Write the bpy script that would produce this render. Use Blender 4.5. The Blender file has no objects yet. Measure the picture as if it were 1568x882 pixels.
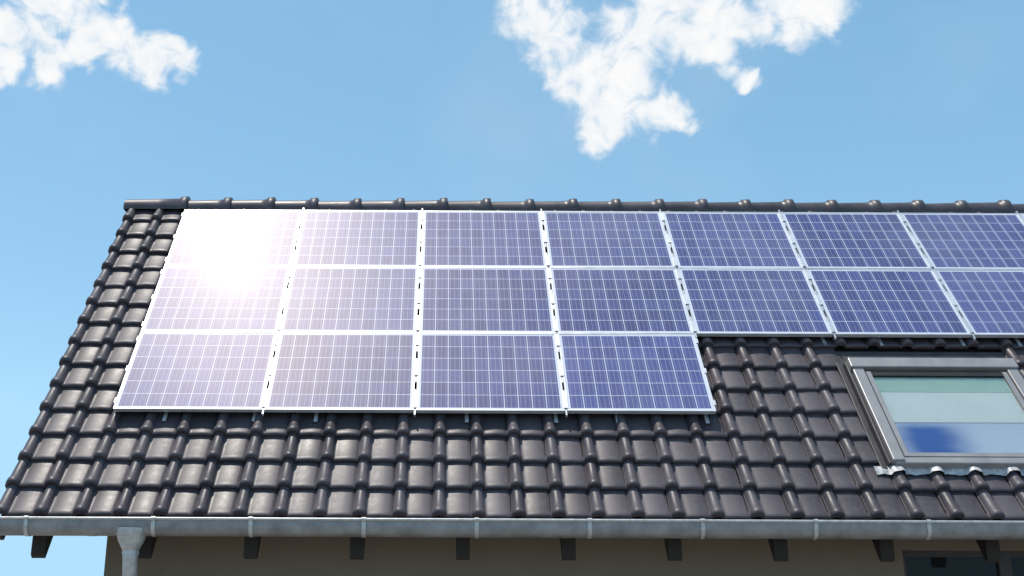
import bpy, math, random
from mathutils import Vector, Matrix, Euler, noise as mnoise
random.seed(7)
R = math.radians(54.08)
cR, sR = math.cos(R), math.sin(R)
def P(x, b, n):
    return (x, b*cR - n*sR, b*sR + n*cR)

# ------------------------------------------------------------ materials
def new_mat(name):
    m = bpy.data.materials.new(name); m.use_nodes = True
    nt = m.node_tree
    return m, nt, nt.nodes["Principled BSDF"]
def N(nt, t, **kw):
    n = nt.nodes.new(t)
    for k, v in kw.items(): setattr(n, k, v)
    return n
def math_n(nt, op, a, b=None, c=None, clamp=False):
    n = nt.nodes.new("ShaderNodeMath"); n.operation = op; n.use_clamp = clamp
    for i, v in enumerate((a, b, c)):
        if v is None: continue
        if isinstance(v, (int, float)): n.inputs[i].default_value = v
        else: nt.links.new(v, n.inputs[i])
    return n.outputs[0]
def mixc(nt, fac, a, b, mode='MIX'):
    n = nt.nodes.new("ShaderNodeMix"); n.data_type = 'RGBA'; n.blend_type = mode
    for s, v in ((0, fac), (6, a), (7, b)):
        if isinstance(v, (int, float)): n.inputs[s].default_value = v
        elif isinstance(v, tuple): n.inputs[s].default_value = (*v, 1)
        else: nt.links.new(v, n.inputs[s])
    return n.outputs[2]
def noise(nt, scale, detail=4, rough=.55, vec=None):
    n = nt.nodes.new("ShaderNodeTexNoise")
    n.inputs["Scale"].default_value = scale; n.inputs["Detail"].default_value = detail
    n.inputs["Roughness"].default_value = rough
    if vec is not None: nt.links.new(vec, n.inputs["Vector"])
    return n
def ramp(nt, fac, lo, hi, a=0.0, b=1.0, smooth=False):
    n = nt.nodes.new("ShaderNodeMapRange"); n.clamp = True
    if smooth: n.interpolation_type='SMOOTHSTEP'
    nt.links.new(fac, n.inputs[0])
    n.inputs[1].default_value = lo; n.inputs[2].default_value = hi
    n.inputs[3].default_value = a; n.inputs[4].default_value = b
    return n.outputs[0]
def bump(nt, bsdf, h, strength, dist):
    n = nt.nodes.new("ShaderNodeBump"); n.inputs["Strength"].default_value = strength
    n.inputs["Distance"].default_value = dist
    nt.links.new(h, n.inputs["Height"]); nt.links.new(n.outputs[0], bsdf.inputs["Normal"])

def simple(name, col, rough=.5, metal=0, var=.15, scale=6, bumps=0.0, spec=.5):
    m, nt, b = new_mat(name)
    tc = N(nt, "ShaderNodeTexCoord")
    nz = noise(nt, scale, 4, .6, tc.outputs["Object"])
    f = ramp(nt, nz.outputs[0], .3, .7)
    c = mixc(nt, f, tuple(x*(1-var) for x in col), tuple(min(1, x*(1+var)) for x in col))
    nt.links.new(c, b.inputs["Base Color"])
    nt.links.new(ramp(nt, nz.outputs[0], .3, .7, rough*.85, min(1, rough*1.15)), b.inputs["Roughness"])
    b.inputs["Metallic"].default_value = metal
    b.inputs["Specular IOR Level"].default_value = spec
    if bumps:
        n2 = noise(nt, scale*20, 3, .6, tc.outputs["Object"])
        bump(nt, b, n2.outputs[0], bumps, .004)
    return m

# glazed roof tile
m_tile, nt, b = new_mat("engobed_clay_tile")
tc = N(nt, "ShaderNodeTexCoord")
at = N(nt, "ShaderNodeAttribute", attribute_name="tile_var")
n1 = noise(nt, 1.3, 3, .6, tc.outputs["Object"]); n2 = noise(nt, 22, 4, .65, tc.outputs["Object"])
c = mixc(nt, at.outputs["Fac"], (.056, .046, .054), (.092, .078, .090))
c = mixc(nt, ramp(nt, n2.outputs[0], .5, .8, 0, .35), c, (.15, .134, .135))
c = mixc(nt, ramp(nt, n1.outputs[0], .45, .75, 0, .3), c, (.05, .043, .050))
nt.links.new(c, b.inputs["Base Color"])
r_ = math_n(nt, 'ADD', math_n(nt, 'MULTIPLY_ADD', n2.outputs[0], .20, .33), math_n(nt,'MULTIPLY',at.outputs["Fac"],.06))
nt.links.new(r_, b.inputs["Roughness"])
b.inputs["Specular IOR Level"].default_value = .36
bump(nt, b, n2.outputs[0], .10, .004)

m_ridge = simple("ridge_tile_engobe", (.070, .060, .070), .42, 0, .3, 5, 0, .38)
m_dark = simple("underlay_dark", (.02, .02, .022), .9)
m_alu = simple("anodised_aluminium", (.62, .63, .66), .42, .55, .08, 4)
m_zinc = simple("zinc_sheet", (.27, .262, .26), .48, .4, .28, 7)
m_zinc2 = simple("zinc_bracket", (.50, .495, .49), .42, .4, .2, 20)
m_wood = simple("stained_rafter_wood", (.022, .018, .015), .7, 0, .3, 12)
m_soff = simple("soffit_boards", (.13, .10, .075), .7, 0, .3, 5)
m_wall = simple("render_plaster", (.18, .145, .105), .95, 0, .07, 3, .5)
m_wframe = simple("window_frame_grey", (.34, .32, .315), .42, .3, .1, 5)
m_black = simple("rubber_seal", (.012, .012, .012), .5)
m_flash = simple("flashing_grey", (.055, .05, .052), .55, .2, .2, 9)
m_lead = simple("pleated_apron", (.50, .49, .49), .5, .2, .35, 18, .4)
m_blind = simple("blind_fabric", (.85, .88, .86), .8, 0, .04, 3)
m_green = simple("blind_headrail", (.50, .68, .58), .6, 0, .05, 3)
m_grass = simple("gravel_ground", (.24, .225, .20), .95, 0, .3, .6, .3)

m_inner, nt, b = new_mat("blind_painted_reflection")  # lower blind: soft blue window reflection painted into the base colour
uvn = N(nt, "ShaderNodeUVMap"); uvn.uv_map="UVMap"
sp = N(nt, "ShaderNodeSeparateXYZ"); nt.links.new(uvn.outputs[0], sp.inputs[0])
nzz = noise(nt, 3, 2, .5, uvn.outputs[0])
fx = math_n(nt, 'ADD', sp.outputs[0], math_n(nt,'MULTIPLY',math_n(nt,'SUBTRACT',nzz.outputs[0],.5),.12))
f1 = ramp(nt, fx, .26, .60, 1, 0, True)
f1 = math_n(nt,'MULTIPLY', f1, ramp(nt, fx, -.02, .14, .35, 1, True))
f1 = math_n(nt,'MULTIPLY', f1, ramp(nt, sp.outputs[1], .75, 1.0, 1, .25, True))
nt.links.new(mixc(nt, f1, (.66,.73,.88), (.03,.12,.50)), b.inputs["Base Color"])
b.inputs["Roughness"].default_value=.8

# glass
m_glass, nt, b = new_mat("window_glass")
b.inputs["Base Color"].default_value = (.96, 1, .99, 1); b.inputs["Roughness"].default_value = .02
b.inputs["Transmission Weight"].default_value = 1.0; b.inputs["IOR"].default_value = 1.5
m_dglass, nt, b = new_mat("dark_window_glass")
nz = noise(nt, 2, 2)
nt.links.new(mixc(nt, nz.outputs[0], (.008, .009, .01), (.02, .022, .024)), b.inputs["Base Color"])
b.inputs["Roughness"].default_value = .05; b.inputs["Specular IOR Level"].default_value=.2

# photovoltaic glass: UV in metres
PW, PH = 1.230, 1.0
m_pv, nt, b = new_mat("photovoltaic_cells")
uv = N(nt, "ShaderNodeUVMap"); uv.uv_map = "UVMap"
sep = N(nt, "ShaderNodeSeparateXYZ"); nt.links.new(uv.outputs[0], sep.inputs[0])
u, v = sep.outputs[0], sep.outputs[1]
mg = .020
cw = (PW-2*mg-.02)/10; ch = (PH-2*mg-.02)/6
def line(coord, off, pitch, half):
    t = math_n(nt, 'DIVIDE', math_n(nt, 'SUBTRACT', coord, off), pitch)
    fr = math_n(nt, 'FRACT', t)
    d = math_n(nt, 'MULTIPLY', math_n(nt, 'SUBTRACT', .5, math_n(nt, 'ABSOLUTE', math_n(nt, 'SUBTRACT', fr, .5))), pitch)
    return math_n(nt, 'LESS_THAN', d, half), t
off = mg+.01
lu, tu = line(u, off, cw, .0030)
lv, tv = line(v, off, ch, .0024)
def outside(coord, lo, hi):
    return math_n(nt, 'MAXIMUM', math_n(nt, 'LESS_THAN', coord, lo), math_n(nt, 'GREATER_THAN', coord, hi))
border = math_n(nt, 'MAXIMUM', outside(u, off-.001, PW-off+.001), outside(v, off-.001, PH-off+.001))
grid = math_n(nt, 'MAXIMUM', math_n(nt, 'MAXIMUM', lu, lv), border)
bb, _ = line(u, off+cw/6, cw/3, .0011)
cb = N(nt, "ShaderNodeCombineXYZ")
nt.links.new(math_n(nt, 'FLOOR', tu), cb.inputs[0]); nt.links.new(math_n(nt, 'FLOOR', tv), cb.inputs[1])
oi = N(nt, "ShaderNodeObjectInfo"); nt.links.new(math_n(nt, 'MULTIPLY', oi.outputs["Random"], 37.), cb.inputs[2])
wn = N(nt, "ShaderNodeTexWhiteNoise"); nt.links.new(cb.outputs[0], wn.inputs[0])
vor = N(nt, "ShaderNodeTexVoronoi"); vor.inputs["Scale"].default_value = 55
nt.links.new(uv.outputs[0], vor.inputs["Vector"])
vs = N(nt, "ShaderNodeSeparateColor"); nt.links.new(vor.outputs["Color"], vs.inputs[0])
fac = math_n(nt, 'ADD', math_n(nt, 'MULTIPLY', wn.outputs[0], .5), math_n(nt, 'MULTIPLY', vs.outputs[0], .4))
fac = math_n(nt, 'ADD', fac, math_n(nt, 'MULTIPLY', math_n(nt,'SUBTRACT',oi.outputs["Random"],.5), .5))
cell = mixc(nt, fac, (.034, .046, .160), (.074, .095, .285))
cell = mixc(nt, math_n(nt, 'MULTIPLY', bb, .65), cell, (.50, .52, .62))
col = mixc(nt, grid, cell, (.66, .68, .76))
tco = N(nt, "ShaderNodeTexCoord")
dn = noise(nt, 1.1, 3, .6, tco.outputs["Object"])
col = mixc(nt, ramp(nt, dn.outputs[0], .35, .75, .02, .17), col, (.45, .43, .48))
nt.links.new(col, b.inputs["Base Color"])
b.inputs["Roughness"].default_value = .40
b.inputs["Specular IOR Level"].default_value = .24
b.inputs["Specular Tint"].default_value = (1,.80,.68,1)
b.inputs["Coat Weight"].default_value = .55
b.inputs["Coat Roughness"].default_value = .040
b.inputs["Coat IOR"].default_value = 1.45

# ------------------------------------------------------------ mesh builder
class MB:
    def __init__(s): s.v=[]; s.f=[]; s.m=[]; s.s=[]; s.attr=[]; s.mats=[]; s.uv={}
    def mat(s, m):
        if m not in s.mats: s.mats.append(m)
        return s.mats.index(m)
    def face(s, idx, m, smooth=False, a=0., uv=None):
        s.f.append(idx); s.m.append(s.mat(m)); s.s.append(smooth); s.attr.append(a)
        if uv: s.uv[len(s.f)-1] = uv
    def hexa(s, pts, m):
        o = len(s.v); s.v += pts
        for q in ((0,3,2,1),(4,5,6,7),(0,1,5,4),(1,2,6,5),(2,3,7,6),(3,0,4,7)):
            s.face([o+i for i in q], m)
    def rbox(s, x0,x1,b0,b1,n0,n1, m):
        s.hexa([P(x0,b0,n0),P(x1,b0,n0),P(x1,b1,n0),P(x0,b1,n0),P(x0,b0,n1),P(x1,b0,n1),P(x1,b1,n1),P(x0,b1,n1)], m)
    def box(s, x0,x1,y0,y1,z0,z1, m):
        s.hexa([(x0,y0,z0),(x1,y0,z0),(x1,y1,z0),(x0,y1,z0),(x0,y0,z1),(x1,y0,z1),(x1,y1,z1),(x0,y1,z1)], m)
    def prism(s, yz, x0, x1, m):
        o=len(s.v); k=len(yz)
        s.v += [(x0,y,z) for y,z in yz]+[(x1,y,z) for y,z in yz]
        s.face([o+i for i in range(k)], m); s.face([o+k+i for i in reversed(range(k))], m)
        for i in range(k):
            j=(i+1)%k; s.face([o+i,o+k+i,o+k+j,o+j], m)
    def grid(s, rows, m, smooth=True, a=0., close=False):
        o=len(s.v); w=len(rows[0])
        for r in rows: s.v += list(r)
        for i in range(len(rows)-1):
            for j in range(w if close else w-1):
                j2=(j+1)%w
                s.face([o+i*w+j, o+i*w+j2, o+(i+1)*w+j2, o+(i+1)*w+j], m, smooth, a)
    def tube(s, path, radii, m, seg=18):
        rows=[]
        for i,p in enumerate(path):
            p=Vector(p)
            t=(Vector(path[min(i+1,len(path)-1)])-Vector(path[max(i-1,0)])).normalized()
            a1=Vector((1,0,0)) if abs(t.x)<.9 else Vector((0,1,0))
            a2=t.cross(a1).normalized(); a1=a2.cross(t).normalized()
            rows.append([tuple(p+radii[i]*(math.cos(q)*a1+math.sin(q)*a2)) for q in [2*math.pi*k/seg for k in range(seg)]])
        s.grid(rows, m, True, close=True)
    def build(s, name, parent=None, bevel=0):
        me=bpy.data.meshes.new(name); me.from_pydata(s.v, [], s.f)
        for m in s.mats: me.materials.append(m)
        me.polygons.foreach_set("material_index", s.m)
        me.polygons.foreach_set("use_smooth", s.s)
        at=me.attributes.new("tile_var",'FLOAT','FACE'); at.data.foreach_set("value", s.attr)
        if s.uv:
            l=me.uv_layers.new(name="UVMap")
            for fi,uvs in s.uv.items():
                for li,q in zip(me.polygons[fi].loop_indices, uvs): l.data[li].uv=q
        me.update()
        ob=bpy.data.objects.new(name, me); bpy.context.scene.collection.objects.link(ob)
        if parent: ob.parent=parent
        if bevel:
            bv=ob.modifiers.new("bevel",'BEVEL'); bv.width=bevel; bv.segments=2; bv.limit_method='ANGLE'
        return ob

house=bpy.data.objects.new("house",None); bpy.context.scene.collection.objects.link(house)

# ------------------------------------------------------------ roof tiles
NP=-.12; BE=.104; CO=.2865; TW=.300; X0=-.0495
WX0,WX1,WB0,WB1=3.52,4.95,.63,1.82
prof=[]
for i in range(11):
    t=math.pi*(1-i/10); prof.append((.047*math.cos(t), .049*math.sin(t), True))
prof=[(-.054,-.004,True)]+prof[0:]
prof+=[(.060,-.003,False),(.078,.001,False),(.15,.006,False),(.220,.002,False),(.238,-.004,False),(.247,-.010,False)]
TI=.035
def tile(mb, k, i):
    xc=X0+k*TW+random.gauss(0,.0016); b0=BE+i*CO+random.gauss(0,.0024)
    a=random.random(); dn=random.gauss(0,.0014); sk=random.gauss(0,.003); tx=random.gauss(0,.012)
    st=[(0,-.013,1.02),(.004,-.005,1.10),(.014,0,1.14),(.05,0,1.13),(.068,-.004,.98),(.20,-.001,.95),(CO+.045,0,.89)]
    rows=[]
    for vv,dz,sc in st:
        tilt=TI*(1-vv/CO)
        row=[]
        for (pu,ph,roll) in prof:
            if roll: row.append(P(xc+pu*sc, b0+vv+pu*sk, NP+ph*sc+tilt+dz+dn+pu*tx))
            else: row.append(P(xc+pu, b0+vv+pu*sk*2, NP+ph+tilt+dz+dn+pu*tx))
        rows.append(row)
    mb.grid(rows, m_tile, True, a)
    top=rows[0]; low=[]
    for (pu,ph,roll),q in zip(prof,top):
        low.append(P(xc+pu*1.0, b0+.003, NP+dn+(-.002 if not roll else min(ph*.62,.5)+.0)))
    mb.grid([low,top], m_tile, False, a)
    if k==-11:
        e=[r[0] for r in rows]
        lw=[P(xc-.056, b0+vv, NP-.10+TI*(1-vv/CO)) for vv,_,_ in st]
        mb.grid([e,lw], m_tile, False, a)
mb=MB()
for i in range(15):
    for k in range(-11,28):
        xl=X0+k*TW-.05; xr=xl+TW; b0=BE+i*CO; b1=b0+CO
        if xl>WX0-.12 and xr<WX1+.20 and b0>WB0-.14 and b1<WB1+.30: continue
        tile(mb,k,i)
roof=mb.build("tiled_roof_front",house)
RY,RZ=P(0,4.40,NP)[1:]
back=bpy.data.objects.new("tiled_roof_back",roof.data); bpy.context.scene.collection.objects.link(back); back.parent=house
XL,XR=X0-11*TW-.056, X0+27*TW+.25
back.rotation_euler=(0,0,math.pi); back.location=(XL+XR,2*RY,0)

# ridge tiles
mb=MB()
pitch=.461
xs=[XL-.03]+[-2.79+pitch*i for i in range(0,25)]
xs=[q for q in xs if q<XR]
for i,xa in enumerate(xs):
    xb=(xs[i+1] if i+1<len(xs) else XR)+.03
    dzj=random.gauss(0,.004); tl=random.gauss(0,.004)
    rows=[]
    L=xb-xa
    for t,r in ((0,.090),(.35,.096),(L-.085,.102),(L-.078,.117),(L-.006,.120),(L,.112)):
        rows.append([(xa+t, RY-r*1.15*math.cos(q), RZ-.03+dzj+tl*t+r*1.22*math.sin(q)) for q in [math.pi*(j/14*1.16-.08) for j in range(15)]])
    mb.grid(rows, m_ridge, True)
    for e in (0,-1):
        o=len(mb.v); mb.v+=rows[e]; mb.face(list(range(o,o+15)), m_ridge)
mb.build("ridge_tiles",house)

# underlay + soffit + barge board
mb=MB()
XO=XR-.02
mb.rbox(XL+.03,XO,BE+.05,4.36,NP-.055,NP-.045,m_dark)
mb.rbox(XL+.04,XO-.01,BE+.06,4.30,-.20,-.185,m_soff)
mb.rbox(XL+.012,XL+.04,.06,4.33,-.33,-.19,m_wood)
def Pb(q): return (q[0],2*RY-q[1],q[2])
o=[P(XL+.04,BE,-.20),P(XO,BE,-.20),P(XO,4.30,-.20),P(XL+.04,4.30,-.20)]
u_=[P(XL+.04,BE,-.17),P(XO,BE,-.17),P(XO,4.30,-.17),P(XL+.04,4.30,-.17)]
mb.hexa([Pb(q) for q in o]+[Pb(q) for q in u_], m_dark)
mb.build("roof_deck",house)

# rafters
mb=MB()
def yz(b,n): q=P(0,b,n); return (q[1],q[2])
yf=.31
def at_y(y,n):
    b=(y+n*sR)/cR; return yz(b,n)
for xc in [-3.10+.808*i for i in range(14)]:
    p1=at_y(yf,-.205); p2=at_y(yf,-.415)
    mb.prism([p1,(p2[0],p2[1]+.03),(p2[0]+.03,p2[1]+.004),yz(1.6,-.415),yz(1.6,-.205)], xc-.052, xc+.052, m_wood)
mb.build("rafters",house)

# walls
GZ=-5.5
mb=MB()
wx0,wx1=-2.69,XR-.55; yw=.66; yb=2*RY-yw; D=.2
def under(y): return at_y(y,-.21)[1]
ya=yw+D
mb.prism([(ya,GZ),(yb,GZ),(yb,under(yw)),(RY,under(RY)),(ya,under(ya))], wx0+.002, wx1-.002, m_wall)
ox0,ox1,oz0,oz1=3.62,5.35,-1.45,-.165
zt=under(yw)-.002
mb.box(wx0,ox0,yw,ya-.002,GZ,zt,m_wall); mb.box(ox1,wx1,yw,ya-.002,GZ,zt,m_wall)
mb.box(ox0,ox1,yw,ya-.002,GZ,oz0,m_wall); mb.box(ox0,ox1,yw,ya-.002,oz1,zt,m_wall)
mb.build("rendered_walls",house)
mb=MB()
wy=ya-.08
mb.box(ox0,ox1,wy,ya-.004,oz1-.05,oz1,m_flash); mb.box(ox0,ox1,wy,ya-.004,oz0,oz0+.07,m_flash)
for q in (ox0,(ox0+ox1)/2-.05,ox1-.07): mb.box(q,q+.07 if q!=(ox0+ox1)/2-.05 else q+.1,wy+.002,ya-.004,oz0+.07,oz1-.05,m_flash)
mb.box(ox0+.07,ox1-.07,wy+.03,wy+.04,oz0+.07,oz1-.05,m_dglass)
mb.box(ox0-.05,ox1+.05,yw-.05,yw+.1,oz0-.04,oz0-.001,m_zinc)
mb.build("wall_window",house)

# gutter
mb=MB()
gx0,gx1=-3.50,XR+.05
def gprof(off=0.):
    pts=[]
    cy,cz=.078,-.055; r=.072+off
    for j in range(17):
        t=math.pi+math.pi*j/16
        pts.append((cy+r*math.cos(t), cz+(r+.0)*math.sin(t)))
    front=[(cy-r,-.004),(cy-r,-.03)]
    back_=[(cy+r,-.02),(cy+r,.02)]
    return front+pts+back_
pr=gprof()
rows=[[(xx,y,z) for y,z in pr] for xx in (gx0,gx1)]
mb.grid(rows,m_zinc,True)
pi=gprof(-.004); rows=[[(xx,y,z) for y,z in pi] for xx in (gx0,gx1)]
mb.grid(rows,m_zinc,True)
mb.tube([(gx0,.004,-.004),(gx1,.004,-.004)],[.011,.011],m_zinc2,12)
for e in (gx0,gx1):
    o=len(mb.v); mb.v+=[(e,y,z) for y,z in pr]; mb.face(list(range(o,o+len(pr))),m_zinc)
for xb in [-3.10,-2.16]+[-1.44+.835*i for i in range(12)]:
    ps=gprof(.005)
    rows=[[(xx,y,z) for y,z in ps] for xx in (xb-.015,xb+.015)]
    mb.grid(rows,m_zinc2,True)
    mb.tube([(xb-.016,.004,-.004),(xb+.016,.004,-.004)],[.017,.017],m_zinc2,12)
for xb in (-2.62,.9,4.4):
    ps=gprof(.002); rows=[[(xx,y,z) for y,z in ps] for xx in (xb-.03,xb+.03)]
    mb.grid(rows,m_zinc,True)
mb.build("rain_gutter",house)
mb=MB()
dx=-2.33
path=[(dx,.075,-.07),(dx,.075,-.105),(dx,.075,-.16),(dx,.08,-.215),(dx,.085,-.235),(dx,.085,-.25),(dx,.09,-.30),(dx,.12,-.42),(dx,.20,-.52),(dx,.38,-.66),(dx,.50,-.78),(dx,.56,-.92),(dx,.57,-1.1),(dx,.57,GZ)]
rad=[.115,.112,.095,.066,.056,.058,.054,.054,.054,.054,.054,.054,.054,.054]
mb.tube(path,rad,m_zinc2,24)
mb.tube([(dx,.085,-.232),(dx,.085,-.262)],[.062,.062],m_zinc2,24)
mb.tube([(dx,.075,-.118),(dx,.075,-.106)],[.117,.119],m_zinc2,24)
mb.build("downpipe",house)

# ------------------------------------------------------------ roof window
mb=MB()
x0,x1,b0,b1=WX0,WX1,WB0,WB1
base=NP-.02
mb.rbox(x0-.17,x1+.2,b0-.02,b1+.25,NP-.012,NP+.004,m_flash)
mb.rbox(x0-.085,x0-.030,b0-.03,b1+.06,NP+.005,NP+.040,m_flash)
mb.rbox(x0-.03,x0-.002,b0-.01,b1+.02,base,-.035,m_flash)
mb.rbox(x1+.002,x1+.03,b0-.01,b1+.02,base,-.035,m_flash)
fw=.095
mb.rbox(x0,x0+fw,b0+.0,b1-.10,base,-.005,m_wframe)
mb.rbox(x1-fw,x1,b0+.0,b1-.10,base,-.005,m_wframe)
mb.rbox(x0-.012,x1+.012,b1-.10,b1+.02,base,.012,m_wframe)
mb.rbox(x0+.02,x1-.02,b0-.02,b0+.045,base,-.020,m_wframe)
mb2=MB()
i0,i1,j0,j1=x0+fw+.012,x1-fw-.012,b0+.05,b1-.135
sw=.040
mb2.rbox(x0+fw+.001,x1-fw-.001,b0+.046,b1-.101,base,-.075,m_black)
mb2.rbox(i0,i0+sw,j0,j1,-.07,-.016,m_wframe); mb2.rbox(i1-sw,i1,j0,j1,-.07,-.016,m_wframe)
mb2.rbox(i0+sw,i1-sw,j0,j0+.04,-.07,-.018,m_wframe); mb2.rbox(i0+sw,i1-sw,j1-.05,j1,-.07,-.018,m_black)
g0,g1,h0,h1=i0+sw,i1-sw,j0+.04,j1-.05
mb2.rbox(g0,g1,h0,h1,-.036,-.032,m_glass)
hh=h1-h0
mb2.rbox(g0,g1,h0+hh*.80,h1,-.050,-.042,m_green)
mb2.rbox(g0,g1,h0+hh*.40,h0+hh*.797,-.050,-.044,m_blind)
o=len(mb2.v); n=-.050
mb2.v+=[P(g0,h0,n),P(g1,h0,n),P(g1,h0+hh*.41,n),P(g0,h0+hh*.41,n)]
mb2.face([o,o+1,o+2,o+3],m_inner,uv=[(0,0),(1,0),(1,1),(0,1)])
mb.build("roof_window",house,bevel=.010)
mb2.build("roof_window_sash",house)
mb=MB()
rows=[[],[],[]]
nx=150
for i in range(nx+1):
    xx=x0-.14+(x1-x0+.30)*i/nx
    ph=((xx-X0+.05)%TW)-.05
    h=.052*math.sqrt(max(0,1-(ph/.06)**2)) if abs(ph)<.06 else 0
    w=.003*math.sin(xx*90)
    rows[0].append(P(xx,b0-.085+.006*math.sin(xx*37),NP+.036+h*1.0+w))
    rows[1].append(P(xx,b0-.045,NP+.038+h*.9+w))
    rows[2].append(P(xx,b0+.0,NP+.038+h*.3))
mb.grid(rows,m_lead,True)
mb.build("roof_window_apron",house)

# ------------------------------------------------------------ solar panels
CP,RP=1.25,1.007
px0=-2.759+.010; pb0=1.165
def panel(c,r):
    mb=MB(); xa=px0+c*CP+random.gauss(0,.0012); ba=pb0+r*RP+random.gauss(0,.0008)
    xb,bb_=xa+PW,ba+PH; f=.012
    tn=random.gauss(0,.0010)
    mb.rbox(xa,xb,ba,ba+f,-.036,0,m_alu); mb.rbox(xa,xb,bb_-f,bb_,-.036,0,m_alu)
    mb.rbox(xa,xa+f,ba+f,bb_-f,-.036,0,m_alu); mb.rbox(xb-f,xb,ba+f,bb_-f,-.036,0,m_alu)
    o=len(mb.v); n=-.0035
    mb.v+=[P(xa+f,ba+f,n+tn),P(xb-f,ba+f,n-tn),P(xb-f,bb_-f,n-tn),P(xa+f,bb_-f,n+tn)]
    mb.face([o,o+1,o+2,o+3],m_pv,uv=[(f,f),(PW-f,f),(PW-f,PH-f),(f,PH-f)])
    o=len(mb.v)
    mb.v+=[P(xa+f,ba+f,n-.010),P(xb-f,ba+f,n-.010),P(xb-f,bb_-f,n-.010),P(xa+f,bb_-f,n-.010)]
    mb.face([o+3,o+2,o+1,o],m_dark)
    mb.build("solar_panel")
for r in range(3):
    for c in range(8):
        if r==0 and c>3: continue
        panel(c,r)
mb=MB()
for r in range(3):
    nc=4 if r==0 else 8
    xe=px0+nc*CP-.02
    for t in (.22,.78):
        bb_=pb0+r*RP+t*PH
        mb.rbox(px0,xe,bb_-.02,bb_+.02,-.078,-.037,m_alu)
    for t in (.10,.5,.90):
        bb_=pb0+r*RP+t*PH
        for c in range(0,nc+1):
            xc=px0+c*CP-.010
            if c==0 or c==nc:
                s_=-1 if c==0 else 1
                e0=px0 if c==0 else px0+(nc-1)*CP+PW
                a0,a1_=sorted((e0+s_*.012,e0-s_*.010))
                mb.rbox(a0,a1_,bb_-.03,bb_+.03,.002,.005,m_alu)
                a0,a1_=sorted((e0+s_*.012,e0+s_*.004))
                mb.rbox(a0,a1_,bb_-.03,bb_+.03,-.05,.002,m_alu)
                continue
            mb.rbox(xc-.018,xc+.018,bb_-.075,bb_+.075,.0015,.006,m_alu)
            mb.rbox(xc-.006,xc+.006,bb_-.15,bb_+.15,-.030,-.004,m_alu)
for r,cols in ((0,range(4)),(1,range(4,8))):
    for c in cols:
        for o_ in (.42,1.16):
            xh=px0+c*CP+o_
            bq=pb0+r*RP-.06
            mb.rbox(xh-.015,xh+.015,bq-.0,bq+.30,-.084,-.079,m_alu)
mb.build("solar_mounting_rails")

# ------------------------------------------------------------ ground
mb=MB(); S=4000
mb.v+=[(-S,-S,GZ),(S,-S,GZ),(S,S,GZ),(-S,S,GZ)]; mb.face([0,1,2,3],m_grass)
mb.build("ground")

# ------------------------------------------------------------ clouds: thin sheets 2.5 km away
m_cloud=bpy.data.materials.new("cloud_vapour"); m_cloud.use_nodes=True
nt=m_cloud.node_tree; nt.nodes.clear()
out=nt.nodes.new("ShaderNodeOutputMaterial")
em=nt.nodes.new("ShaderNodeEmission"); tr=nt.nodes.new("ShaderNodeBsdfTransparent"); mx=nt.nodes.new("ShaderNodeMixShader")
at=N(nt,"ShaderNodeAttribute",attribute_name="cloud_mask")
uvn=N(nt,"ShaderNodeUVMap"); uvn.uv_map="UVMap"
nA=noise(nt,2.2,9,.58,uvn.outputs[0]); nB=noise(nt,1.3,5,.6,uvn.outputs[0])
nA.inputs["Distortion"].default_value=.6
d0=math_n(nt,'ADD',at.outputs["Fac"],math_n(nt,'MULTIPLY',math_n(nt,'SUBTRACT',nA.outputs[0],.5),2.5))
d1=ramp(nt,d0,-.22,.72,0,1,True)
shade=ramp(nt,math_n(nt,'ADD',d0,math_n(nt,'MULTIPLY',nB.outputs[0],.8)),.3,1.4)
nt.links.new(mixc(nt,shade,(.74,.85,.95),(1.0,1.0,1.0)),em.inputs[0]); em.inputs[1].default_value=.97
nt.links.new(d1,mx.inputs[0]); nt.links.new(tr.outputs[0],mx.inputs[1]); nt.links.new(em.outputs[0],mx.inputs[2]); nt.links.new(mx.outputs[0],out.inputs[0])
def cloud(az,el,tilt,scale,lobes,seed):
    az,el,t=map(math.radians,(az,el,tilt))
    c=Vector((math.sin(az)*math.cos(el),math.cos(az)*math.cos(el),math.sin(el)))
    rt=Vector((math.cos(az),-math.sin(az),0)); up=rt.cross(c)
    if up.z<0: up=-up
    k=math.radians(scale); D_=2500
    xs_=[l[0] for l in lobes]; ys_=[l[1] for l in lobes]
    ax,bx,ay,by=min(xs_)-130,max(xs_)+130,min(ys_)-130,max(ys_)+130
    st=5; nx=int((bx-ax)/st)+1; ny=int((by-ay)/st)+1
    vs_,de,uvs=[],[],[]
    for j in range(ny):
        for i in range(nx):
            x=ax+i*st; y=ay+j*st
            lx=x*math.cos(t)-y*math.sin(t); ly=x*math.sin(t)+y*math.cos(t)
            vs_.append(tuple(D_*(c+k*(lx*rt+ly*up))))
            wv=mnoise.noise_vector(Vector((x/38,y/38,seed)))*14+mnoise.noise_vector(Vector((x/14,y/14,seed+9)))*6
            xx,yy=x+wv.x,y+wv.y
            acc=0
            for (a,b_,r) in lobes:
                q=1-math.hypot(xx-a,yy-b_)/(r*1.45)
                acc+=math.exp(9*max(q,-1))
            m=math.log(acc)/9-.02
            m=max(-1.7,min(.66,m*1.5-.27))
            de.append(m); uvs.append((x/100+seed,y/100))
    fs=[(j*nx+i,j*nx+i+1,(j+1)*nx+i+1,(j+1)*nx+i) for j in range(ny-1) for i in range(nx-1)]
    me=bpy.data.meshes.new("cloud"); me.from_pydata(vs_,[],fs); me.materials.append(m_cloud)
    a_=me.attributes.new("cloud_mask",'FLOAT','POINT'); a_.data.foreach_set("value",de)
    l=me.uv_layers.new(name="UVMap")
    for lp in me.loops: l.data[lp.index].uv=uvs[lp.vertex_index]
    ob=bpy.data.objects.new("cloud",me); bpy.context.scene.collection.objects.link(ob)
    ob.location=(0,-8.1,-.7)
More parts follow.
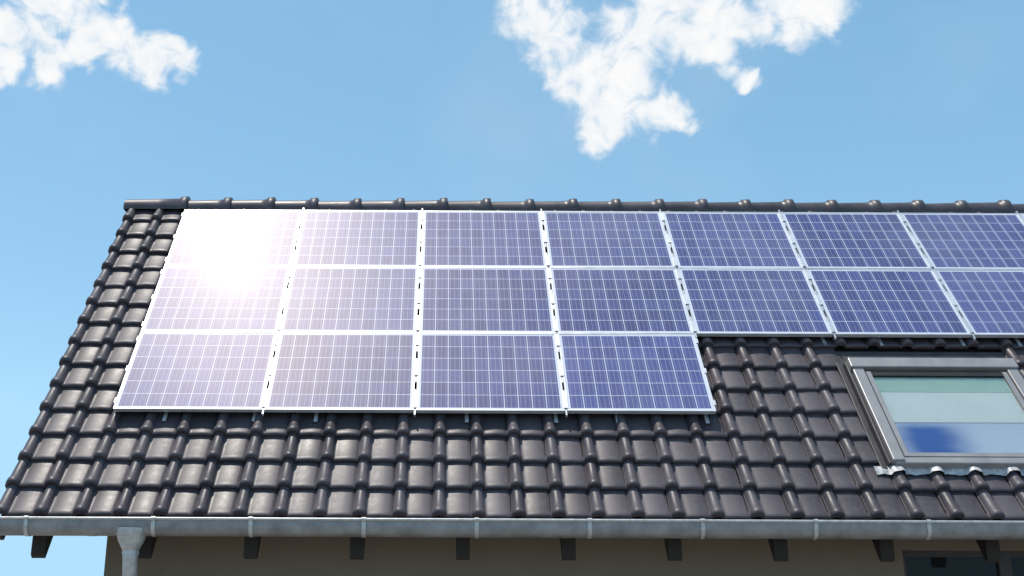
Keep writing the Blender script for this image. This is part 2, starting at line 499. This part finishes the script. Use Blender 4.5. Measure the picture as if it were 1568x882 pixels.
cloud(10.6,28.6,-2.8,.0335,[(-165,85,34),(-140,60,34),(-110,20,38),(-75,-30,40),(-45,-85,40),(-50,-130,22),(-90,60,30),(-20,-5,48),(5,45,46),(5,-60,46),(55,-85,32),(80,-98,20),(45,65,46),(95,35,42),(140,10,30),(110,80,44),(160,50,40),(215,72,42),(270,62,42),(292,35,24),(232,30,18),(180,-42,16),(-100,95,18),(300,95,26)],1.3)
cloud(-20.7,28.4,5.6,.031,[(-118,5,36),(-70,18,42),(-15,22,40),(25,2,38),(60,-12,28),(105,-22,38),(140,-18,28),(105,-52,22),(-115,-40,30),(-122,-68,20),(-60,-62,24),(-55,-35,28),(-45,50,34),(10,45,28),(-10,-25,28),(60,20,16)],5.1)

# ------------------------------------------------------------ sun, sky
sun_dir=Vector((-.1953,.0255,.9803)).normalized()
sl=bpy.data.lights.new("sun",'SUN'); sl.energy=4.1; sl.angle=math.radians(.5); sl.color=(1,.93,.83)
so=bpy.data.objects.new("sun",sl); bpy.context.scene.collection.objects.link(so)
so.rotation_euler=sun_dir.to_track_quat('Z','Y').to_euler(); so.location=(-3,0,20)

w=bpy.data.worlds.new("World"); bpy.context.scene.world=w; w.use_nodes=True
nt=w.node_tree; bg=nt.nodes["Background"]
tc=nt.nodes.new("ShaderNodeTexCoord")
sp=nt.nodes.new("ShaderNodeSeparateXYZ"); nt.links.new(tc.outputs["Generated"],sp.inputs[0])
cb=nt.nodes.new("ShaderNodeCombineXYZ")
nt.links.new(sp.outputs[0],cb.inputs[0]); nt.links.new(sp.outputs[1],cb.inputs[1]); nt.links.new(math_n(nt,'MAXIMUM',sp.outputs[2],.17),cb.inputs[2])
nv=nt.nodes.new("ShaderNodeVectorMath"); nv.operation='NORMALIZE'; nt.links.new(cb.outputs[0],nv.inputs[0])
sky=nt.nodes.new("ShaderNodeTexSky"); sky.sky_type='NISHITA'; sky.sun_disc=False
sky.sun_elevation=math.asin(sun_dir.z); sky.sun_rotation=math.atan2(sun_dir.x,sun_dir.y)%(2*math.pi)
sky.air_density=1.0; sky.dust_density=.6; sky.ozone_density=1.2
nt.links.new(nv.outputs[0],sky.inputs[0])
skyc=mixc(nt,1.0,sky.outputs[0],(.40,1.42,1.75),'ADD')
nB=noise(nt,5,3,.55,tc.outputs["Generated"])
fin=mixc(nt,ramp(nt,nB.outputs[0],.5,.8,0,.12),skyc,(5.6,6.0,6.4))
nt.links.new(fin,bg.inputs[0]); bg.inputs[1].default_value=.132

# ------------------------------------------------------------ camera
cam=bpy.data.cameras.new("camera"); co=bpy.data.objects.new("camera",cam)
bpy.context.scene.collection.objects.link(co); bpy.context.scene.camera=co
cam.sensor_width=36; cam.lens=37.88; cam.shift_x=.0638; cam.clip_end=10000
co.matrix_world=Matrix.Translation((0,-8.115,-.6945)) @ Euler((math.radians(107),0,0)).to_matrix().to_4x4() @ Matrix.Rotation(math.radians(.25),4,'Z')
sc=bpy.context.scene
sc.view_settings.view_transform='Standard'; sc.view_settings.look='None'; sc.view_settings.exposure=0
